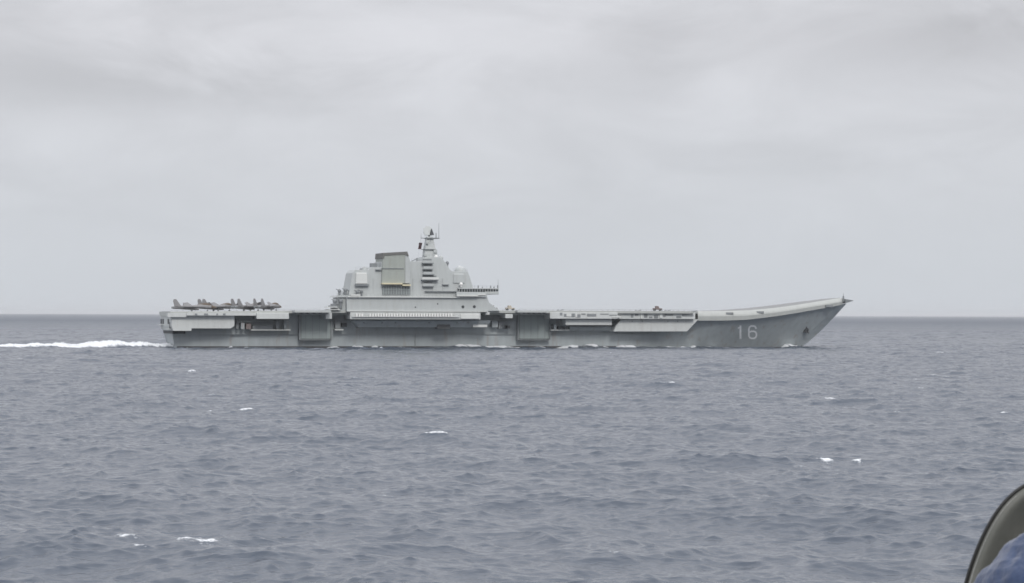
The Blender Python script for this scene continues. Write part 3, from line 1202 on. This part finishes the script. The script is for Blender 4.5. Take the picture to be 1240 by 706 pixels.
# slope variance per octave falls off towards the longest waves
for lam in lams:
    lam *= rs.uniform(0.95, 1.05)
    k = 2 * math.pi / lam
    sv = 0.0066 * (1.0 if lam < 9 else (9 / lam) ** 1.1)
    if lam < 3:
        sv *= 1.6
    amp = math.sqrt(2 * sv / per) / k
    spread = 0.45 if lam > 12 else 1.0
    th = R(250) + rs.normal(0, spread)
    ph = rs.uniform(0, 2 * math.pi)
    kx, ky = k * math.cos(th), k * math.sin(th)
    att = np.clip((lam / DR - 0.4) / 1.0, 0, 1)
    sel = att > 0
    a = (kx * X[sel] + ky * Y[sel] + ph).astype(np.float32)
    # slow amplitude grouping so that the waves come in patches
    q1 = rs.uniform(0, 6.28)
    kk = k / rs.uniform(5, 9)
    t2 = th + rs.uniform(-1.2, 1.2)
    t3 = t2 + rs.uniform(0.9, 2.2)
    e1 = np.sin((kk * math.cos(t2)) * X[sel] + kk * math.sin(t2) * Y[sel] + q1) * np.sin((kk * 0.7 * math.cos(t3)) * X[sel] + kk * 0.7 * math.sin(t3) * Y[sel] + q1 * 2.3)
    env = 0.7 + 1.5 * np.clip(e1, 0, 1) ** 1.3 if lam < 12 else 1 + 0.6 * e1
    A = amp * att[sel] * env
    s_, c_ = np.sin(a), np.cos(a)
    Z[sel] += A * s_
    if lam < 14:
        ZS[sel] += A * s_
    DX[sel] += A * c_ * math.cos(th) * 1.3
    DY[sel] += A * c_ * math.sin(th) * 1.3
Zw = Z.copy()
FO = np.zeros_like(X)


def sea_point(px, py):
    d = fwd + rt * ((px - 620) / FPX) + up * ((353 - py) / FPX)
    t = -CAMH / d.z
    return d.x * t, d.y * t


# breaking crests: place, length across, strength
caps = [(231, 667, 26, 1.0), (250, 669, 22, 0.8), (84, 631, 22, 0.55), (105, 636, 24, 0.5), (90, 652, 30, 0.4), (155, 664, 26, 0.5), (165, 672, 20, 0.4), (296, 497, 22, 0.8), (255, 496, 18, 0.4),
        (232, 451, 9, 0.8), (283, 452, 7, 0.7), (1006, 484, 12, 0.9), (940, 487, 10, 0.6), (1088, 501, 8, 0.6), (1003, 560, 14, 0.9), (1037, 560, 9, 0.9), (970, 564, 12, 0.5), (1140, 428.5, 12, 0.9),
        (1145, 442, 7, 0.7), (808, 463, 6, 0.7), (745, 456, 5, 0.8), (1118, 470, 6, 0.7), (1032, 484, 10, 0.4), (28, 436, 16, 0.5), (1110, 461, 6, 0.5), (745, 678, 14, 0.3), (600, 520, 12, 0.3), (470, 600, 14, 0.3), (1215, 618, 12, 0.3)]
for (px, py, wd, st) in caps:
    cx, cy = sea_point(px, py)
    dist = math.hypot(cx, cy)
    hw = wd / FPX * dist / 1.5
    hd = max(0.6, min(2.5, hw * 0.4)) + dist * 0.0012
    # settle on the local crest
    sel = (np.abs(X - cx) < hw * 2.4) & (np.abs(Y - cy) < hd * 5)
    u = (X[sel] - cx) / hw
    wob = 0.5 * np.sin(X[sel] * 2.1 / max(hw, .6) + px) + 0.25 * np.sin(X[sel] * 5.3 / max(hw, .6) + py)
    v = (Y[sel] - cy) / hd + wob + u * 0.35
    g = np.exp(-(u ** 2) ** 1.3 - v ** 2)
    Z[sel] += g * 0.24 * st * min(1.6, 0.6 + dist / 600)
    FO[sel] = np.maximum(FO[sel], np.maximum(g * (0.40 + st * 0.72), 0.50 * st * np.exp(-(u * 0.55) ** 2 - (v * 0.45 + 0.3) ** 2)))
# natural sparse breaking on the steepest crests
nr_ = (RR > 120) & (RR < 700)
p1, p2 = np.percentile(ZS[nr_], 99.75), np.percentile(ZS[nr_], 99.985)
crest = np.clip((ZS - p1) / (p2 - p1), 0, 1) * (RR < 2500) * (0.75 + 0.25 * np.sin(X * 0.05 + 1) * np.sin(Y * 0.031))
FO = np.maximum(FO, crest * 0.85)

# wash along the hull, bow wave and the wake astern, in the ship's frame
lx = (X - SHIP.x) * ca + (Y - SHIP.y) * sa
ly = -(X - SHIP.x) * sa + (Y - SHIP.y) * ca
near = (np.abs(ly) < 60) & (lx > -420) & (lx < 330)
LX, LY = lx[near], ly[near]
f = np.zeros_like(LX)
zz = np.zeros_like(LX)
sn = (0.5 * np.sin(LX * 0.21) + 0.35 * np.sin(LX * 0.57 + 1.3) + 0.25 * np.sin(LX * 1.33 + LY * 0.5) + 0.2 * np.sin(LX * 2.4 + LY))
wid = 9.5 + 0.035 * np.clip(-LX, 0, 400) + 1.2 * sn
inw = (LX < 1.5)
core = np.clip(1.25 - (np.abs(LY) / wid) ** 4, 0, 1) * inw
fade = np.clip(1 - np.clip(-LX - 70, 0, 600) / 75.0, 0, 1) ** 0.6
fade = np.maximum(fade, 0.30 * np.exp(-((LY + 4) / 7.0) ** 2))
f = np.maximum(f, core * fade * (1.12 + 0.3 * np.sin(LX * 0.33 + LY * 0.4) * np.sin(LX * 0.11)))
prof = 0.55 + 1.25 * np.exp(-((LX + 32) / 26.0) ** 2) + 0.9 * np.exp(-((LX + 8) / 11.0) ** 2) + 0.35 * np.exp(-((LX + 60) / 22.0) ** 2)
rag = 1 + 0.3 * sn + 0.22 * np.sin(LX * 2.3 + LY * 1.9) + 0.15 * np.sin(LX * 4.9 - LY * 2.2)
zz += core * prof * rag * (0.4 + 0.6 * np.exp(-(LY / 10.0) ** 2))
# second paler arm of the wake, further off
arm = np.exp(-((LY - 42 - 0.05 * LX) / 3.0) ** 2) * np.exp(-((LX + 55) / 22.0) ** 2)
f = np.maximum(f, arm * 0.5)
# white patches along the starboard waterline
side = -np.interp(LX, [0, 27, 75, 184, 216, 243, 262, XW], [13.9, 16.4, 17.3, 17.3, 13.9, 7.8, 2.4, 0.0])
off = LY - side
patches = [(225, 4, .5), (279, 3, .8), (297, 5, .8), (400, 10, 1), (432, 12, 1), (452, 5, .6), (485, 9, .5), (562, 22, 1.3), (606, 26, 1.4), (650, 12, .7), (684, 15, 1), (712, 9, .8), (732, 8, .8), (757, 16, 1.4), (819, 18, 1.3), (840, 8, .8),
           (856, 10, .5), (958, 14, .8)]
for (pp, ww, st) in patches:
    x0 = PX(pp, -17 if pp < 850 else -6)
    hw = ww / 2.85 / 1.35
    u = (LX - x0) / hw
    g = np.exp(-(u ** 2) ** 1.6) * np.exp(-((off + 3.4 + 0.8 * np.sin(LX * .5)) / 3.4) ** 2)
    g0 = g
    g = g * np.clip(0.8 + 0.45 * np.sin(LX * 1.1 + pp) + 0.3 * np.sin(LX * 2.9 + LY * 1.3 + pp), 0.1, 1.4)
    f = np.maximum(f, np.clip(g * 3.2 * min(st, 1.3), 0, 1.8))
    zz += g0 * 1.0 * st
f = np.maximum(f, 0.6 * np.exp(-((off + 1.6) / 1.8) ** 2) * (0.5 + 0.5 * np.sin(LX * 0.19 + 2 * np.sin(LX * 0.043))) * ((LX > 2) & (LX < XW)))
# bow swell running aft
zz += 0.8 * np.exp(-((LX - (XW - 5)) / 7) ** 2) * np.exp(-((np.abs(LY) - 2.5) / 3.5) ** 2)
zz += (0.45 * np.sin(LX * 0.26 + 0.6 * np.sin(LX * .05)) + 0.2 * np.sin(LX * 0.61)) * np.exp(-((off + 4) / 6.0) ** 2) * ((LX > 120) & (LX < XW))
inside = (LX > 3) & (LX < XW - 4) & (np.abs(LY) < 12)
zz[inside] -= 0.8
FO[near] = np.maximum(FO[near], f)
Z[near] += zz

co = np.empty((NR * NA, 3), dtype=np.float32)
co[:, 0] = X + DX * (RR > 60)
co[:, 1] = Y + DY * (RR > 60)
co[:, 2] = Z
i0 = np.arange(NR - 1)[:, None] * NA
j0 = np.arange(NA)[None, :]
j1 = (j0 + 1) % NA
quads = np.stack([i0 + j0, i0 + NA + j0, i0 + NA + j1, i0 + j1], axis=-1).reshape(-1, 4)[:, ::-1]
me = bpy.data.meshes.new('sea')
me.vertices.add(NR * NA)
me.vertices.foreach_set('co', co.ravel())
me.loops.add(quads.size)
me.loops.foreach_set('vertex_index', quads.ravel().astype(np.int32))
me.polygons.add(len(quads))
me.polygons.foreach_set('loop_start', np.arange(0, quads.size, 4, dtype=np.int32))
me.polygons.foreach_set('use_smooth', np.ones(len(quads), dtype=bool))
me.update(calc_edges=True)
at = me.attributes.new('foam', 'FLOAT', 'POINT')
at.data.foreach_set('value', FO.astype(np.float32))
sea = bpy.data.objects.new('sea', me)
col.objects.link(sea)
tag(sea, 'choppy blue grey sea with scattered white crests and a foaming wake', None, None, 'structure')

# water material
wm = bpy.data.materials.new('sea_water')
wm.use_nodes = True
t = wm.node_tree
b = t.nodes['Principled BSDF']
WATER = (0.056, 0.072, 0.098)
b.inputs['Base Color'].default_value = (*WATER, 1)
b.inputs['IOR'].default_value = 1.333
geo = N(t, 'ShaderNodeNewGeometry')
vl = N(t, 'ShaderNodeVectorMath', operation='LENGTH')
t.links.new(geo.outputs['Position'], vl.inputs[0])
rr_ = N(t, 'ShaderNodeMapRange')     # unresolved ripples: rougher where the mesh no longer carries them
rr_.inputs['From Min'].default_value = 150
rr_.inputs['From Max'].default_value = 5000
rr_.inputs['To Min'].default_value = 0.10
rr_.inputs['To Max'].default_value = 0.5
t.links.new(vl.outputs['Value'], rr_.inputs['Value'])
t.links.new(rr_.outputs[0], b.inputs['Roughness'])
bumpsrc = None
prev = None
for (sc_, sxy, st, dist) in ((0.55, (0.75, 1.35, 1.0), 1.0, 0.14), (2.1, (0.7, 1.3, 1.0), 1.0, 0.05)):
    mp_ = N(t, 'ShaderNodeMapping')
    mp_.inputs['Scale'].default_value = sxy
    mp_.inputs['Rotation'].default_value = (0, 0, R(18))
    t.links.new(geo.outputs['Position'], mp_.inputs[0])
    n_ = N(t, 'ShaderNodeTexNoise')
    n_.inputs['Scale'].default_value = sc_
    n_.inputs['Detail'].default_value = 4.0
    n_.inputs['Roughness'].default_value = 0.6
    n_.inputs['Distortion'].default_value = 0.3
    t.links.new(mp_.outputs[0], n_.inputs['Vector'])
    bp = N(t, 'ShaderNodeBump')
    bp.inputs['Strength'].default_value = st
    bp.inputs['Distance'].default_value = dist
    t.links.new(n_.outputs['Fac'], bp.inputs['Height'])
    if prev:
        t.links.new(prev.outputs[0], bp.inputs['Normal'])
    prev = bp
t.links.new(prev.outputs[0], b.inputs['Normal'])
fo = N(t, 'ShaderNodeBsdfDiffuse')
fo.inputs['Color'].default_value = (0.74, 0.76, 0.78, 1)
an = N(t, 'ShaderNodeAttribute', attribute_name='foam')
nf = N(t, 'ShaderNodeTexNoise')
nf.inputs['Scale'].default_value = 3.2
nf.inputs['Detail'].default_value = 6
nf.inputs['Roughness'].default_value = 0.7
t.links.new(geo.outputs['Position'], nf.inputs['Vector'])


def tm(op, a, b_, clamp=False):
    n = t.nodes.new('ShaderNodeMath')
    n.operation = op
    n.use_clamp = clamp
    for i, v in enumerate((a, b_)):
        if isinstance(v, (int, float)):
            n.inputs[i].default_value = v
        else:
            t.links.new(v, n.inputs[i])
    return n.outputs[0]


fa = tm('ADD', an.outputs['Fac'], tm('MULTIPLY', tm('SUBTRACT', nf.outputs['Fac'], 0.5), 1.8))
mr = N(t, 'ShaderNodeMapRange', interpolation_type='SMOOTHSTEP')
mr.inputs['From Min'].default_value = 0.42
mr.inputs['From Max'].default_value = 0.92
t.links.new(fa, mr.inputs['Value'])
gate = tm('GREATER_THAN', an.outputs['Fac'], 0.05)
fm = tm('MULTIPLY', mr.outputs[0], gate)
ms = N(t, 'ShaderNodeMixShader')
t.links.new(fm, ms.inputs[0])
t.links.new(b.outputs[0], ms.inputs[1])
t.links.new(fo.outputs[0], ms.inputs[2])
t.links.new(ms.outputs[0], t.nodes['Material Output'].inputs['Surface'])
me.materials.append(wm)

# ------------------------------------------------------------------ thin sea haze
mb = MB()
mb.box(-75000, 75000, -75000, 75000, -7, 72)
hm = bpy.data.materials.new('haze')
hm.use_nodes = True
ht = hm.node_tree
ht.nodes.clear()
ho = N(ht, 'ShaderNodeOutputMaterial')
hv = N(ht, 'ShaderNodeVolumePrincipled')
hv.inputs['Color'].default_value = (0.93, 0.95, 0.98, 1)
hv.inputs['Density'].default_value = 3.2e-5
ht.links.new(hv.outputs[0], ho.inputs['Volume'])
hz = mb.build('haze', hm)
tag(hz, None, None, None, 'stuff')

# ------------------------------------------------------------------ the deck the camera stands on, and the seat at its edge
def cam_pt(px, py, depth):
    d = fwd + rt * ((px - 620) / FPX) + up * ((353 - py) / FPX)
    return CP + d * (depth / d.y)


FZ = CAMH - 1.62
mb = MB()
mb.prism([(-7, FZ - 0.3), (7, FZ - 0.3), (7, FZ), (-7, FZ)], -4, 5.6)
mb.prism([(-7, -2), (7, -2), (7, FZ - 0.3), (-7, FZ - 0.3)], -4, 4.6)
mb.build('deck_floor', M['mid'])
tag(bpy.data.objects['deck_floor'], 'grey painted deck of the ship the photo is taken from', None, None, 'structure')


def fabric(name, c1, c2, scale, rough=0.95, bump=0.4, sheen=0.3, w=1.0):
    mt = bpy.data.materials.new(name)
    mt.use_nodes = True
    t = mt.node_tree
    b = t.nodes['Principled BSDF']
    b.inputs['Roughness'].default_value = rough
    b.inputs['Sheen Weight'].default_value = sheen
    tcn = N(t, 'ShaderNodeTexCoord')
    n1 = N(t, 'ShaderNodeTexNoise')
    n1.inputs['Scale'].default_value = scale
    n1.inputs['Detail'].default_value = 8
    n1.inputs['Roughness'].default_value = 0.75
    t.links.new(tcn.outputs['Object'], n1.inputs['Vector'])
    mx = N(t, 'ShaderNodeMix', data_type='RGBA')
    mx.inputs[6].default_value = (*c1, 1)
    mx.inputs[7].default_value = (*c2, 1)
    mr_ = N(t, 'ShaderNodeMapRange')
    mr_.inputs['From Min'].default_value = 0.3
    mr_.inputs['From Max'].default_value = 0.7
    t.links.new(n1.outputs['Fac'], mr_.inputs['Value'])
    t.links.new(mr_.outputs[0], mx.inputs[0])
    t.links.new(mx.outputs[2], b.inputs['Base Color'])
    bp = N(t, 'ShaderNodeBump')
    bp.inputs['Strength'].default_value = bump
    bp.inputs['Distance'].default_value = 0.004
    t.links.new(n1.outputs['Fac'], bp.inputs['Height'])
    t.links.new(bp.outputs[0], b.inputs['Normal'])
    return mt


grey_v = fabric('grey_vinyl', (0.098, 0.102, 0.088), (0.145, 0.145, 0.130), 9, 0.6, 0.3, 0.0)
black_v = fabric('black_piping', (0.010, 0.010, 0.010), (0.016, 0.016, 0.015), 30, 0.5, 0.1, 0.0)
blue_f = fabric('blue_fleece', (0.021, 0.038, 0.092), (0.05, 0.078, 0.155), 55, 1.0, 0.7, 0.4)

DS = 4.0
# outline of the seat back, from its lower left round the top to its lower right
half = [(1150, 830), (1154, 790), (1160, 745), (1168.5, 706), (1176, 682), (1186, 656), (1198, 632), (1212, 611), (1227, 596), (1242, 586), (1262, 577), (1290, 571), (1325, 569)]
axis = 1325
full = half + [(2 * axis - a, b_) for a, b_ in half[-2::-1]]
rim = [cam_pt(a, b_, DS) for a, b_ in full]
ctr = cam_pt(axis, 700, DS)
seat = empty('padded_seat', (ctr.x, DS, FZ))
tag(seat, 'grey padded seat back with black piped edge at the bottom right corner', 'seat')
SB = Vector((ctr.x, DS, FZ))
mb = MB()
rg = []
# dished inner face: pale rolled edge, hollow towards the middle
for (s_, dy) in ((1.0, 0.0), (0.975, -0.014), (0.93, -0.018), (0.86, -0.006), (0.72, 0.022), (0.5, 0.045), (0.25, 0.055), (0.02, 0.058)):
    rg.append([(ctr.x + (p.x - ctr.x) * s_ - SB.x, dy, ctr.z + (p.z - ctr.z) * s_ - SB.z) for p in rim])
back = [[(ctr.x + (p.x - ctr.x) * s_ - SB.x, dy, ctr.z + (p.z - ctr.z) * s_ - SB.z) for p in rim] for (s_, dy) in ((0.02, 0.12), (0.7, 0.11), (0.88, 0.075), (0.965, 0.03))]
mb.loft(back + rg, closed=True, caps=False)
bk = mb.build('backrest', grey_v, seat, smooth=True)
mb = MB()
pts = [Vector((p.x - SB.x, -0.004, p.z - SB.z)) for p in rim]
rg = []
for i, p in enumerate(pts):
    a = pts[max(0, i - 1)]
    c_ = pts[min(len(pts) - 1, i + 1)]
    tn = (c_ - a).normalized()
    nn = Vector((tn.z, 0, -tn.x))
    rg.append([p + (nn * math.cos(k * math.pi / 4) + Vector((0, 1, 0)) * math.sin(k * math.pi / 4)) * 0.0032 for k in range(8)])
mb.loft(rg)
pip = mb.build('piping', black_v, seat, smooth=True)
mb = MB()  # pale strip whose colour paints in the highlight beside the piping
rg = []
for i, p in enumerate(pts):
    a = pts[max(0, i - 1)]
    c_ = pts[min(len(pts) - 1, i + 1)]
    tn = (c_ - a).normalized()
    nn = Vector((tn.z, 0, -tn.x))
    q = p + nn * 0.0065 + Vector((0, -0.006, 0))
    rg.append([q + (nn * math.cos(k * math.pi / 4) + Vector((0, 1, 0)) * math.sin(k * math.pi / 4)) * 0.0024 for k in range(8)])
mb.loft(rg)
hlt = mb.build('edge_highlight', fabric('painted_highlight', (0.34, 0.34, 0.32), (0.42, 0.42, 0.40), 40, 0.6, 0.1, 0.0), seat, smooth=True)
for o in (bk, pip, hlt):
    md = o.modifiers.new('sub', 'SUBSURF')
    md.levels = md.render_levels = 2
# seat pan, pedestal
zp = 0.62
mb = MB()
mb.box(-0.25, 0.25, -0.50, 0.04, zp, zp + 0.10)
mb.build('cushion', grey_v, seat, bevel=0.03)
mb = MB()
mb.box(-0.03, 0.03, 0.08, 0.12, zp - 0.06, 1.15)
mb.box(-0.03, 0.03, -0.25, 0.12, zp - 0.06, zp)
mb.build('back_bracket', M['mid'], seat)
mb = MB()
mb.cyl((0, -0.22, 0.02), (0, -0.22, zp), 0.04, seg=16)
mb.cyl((0, -0.22, 0.0), (0, -0.22, 0.03), 0.22, 0.2, seg=24)
mb.build('pedestal', M['mid'], seat)
# little dark fastener near the lower edge
mb = MB()
q = cam_pt(1181, 706.5, DS)
mb.ball((q.x - SB.x, -0.03, q.z - SB.z), 0.0055)
mb.build('fastener', black_v, seat, smooth=True)

# blue fleece bundled against the seat
fl = [(1186, 718), (1195, 703), (1206, 688), (1220, 672), (1236, 659), (1254, 650), (1280, 643), (1320, 640), (1360, 646), (1395, 664), (1420, 700), (1432, 760), (1430, 830), (1380, 860), (1300, 870), (1220, 862), (1190, 830), (1180, 770)]
DF = DS - 0.19
fr = [cam_pt(a - 3, b_ - 8, DF) for a, b_ in fl]
cf = cam_pt(1310, 755, DF)
FB = Vector((cf.x, DF, FZ + zp + 0.10))
mb = MB()
rg = []
for (s_, dy) in ((0.04, 0.13), (0.45, 0.12), (0.8, 0.08), (0.95, 0.04), (1.0, 0.0), (0.96, -0.04), (0.82, -0.08), (0.55, -0.11), (0.25, -0.125), (0.03, -0.13)):
    ring = []
    for i, p in enumerate(fr):
        wv = 1 + 0.012 * math.sin(i * 2.1 + dy * 30)
        ring.append((cf.x + (p.x - cf.x) * s_ * wv - FB.x, dy + 0.006 * math.sin(i * 1.7 + s_ * 9), cf.z + (p.z - cf.z) * s_ * wv - FB.z))
    rg.append(ring)
mb.loft(rg)
fo_ = mb.build('fleece_jacket', blue_f, None, smooth=True)
fo_.location = FB
md = fo_.modifiers.new('sub', 'SUBSURF')
md.levels = md.render_levels = 4
for sz_, stg in ((0.16, 0.045), (0.06, 0.014), (0.012, 0.0025)):
    tx = bpy.data.textures.new('folds', 'CLOUDS')
    tx.noise_scale = sz_
    tx.noise_depth = 3
    md = fo_.modifiers.new('folds', 'DISPLACE')
    md.texture = tx
    md.strength = stg
    md.mid_level = 0.5
tag(fo_, 'blue fleece bundled against the grey padded seat in the bottom right corner', 'jacket')
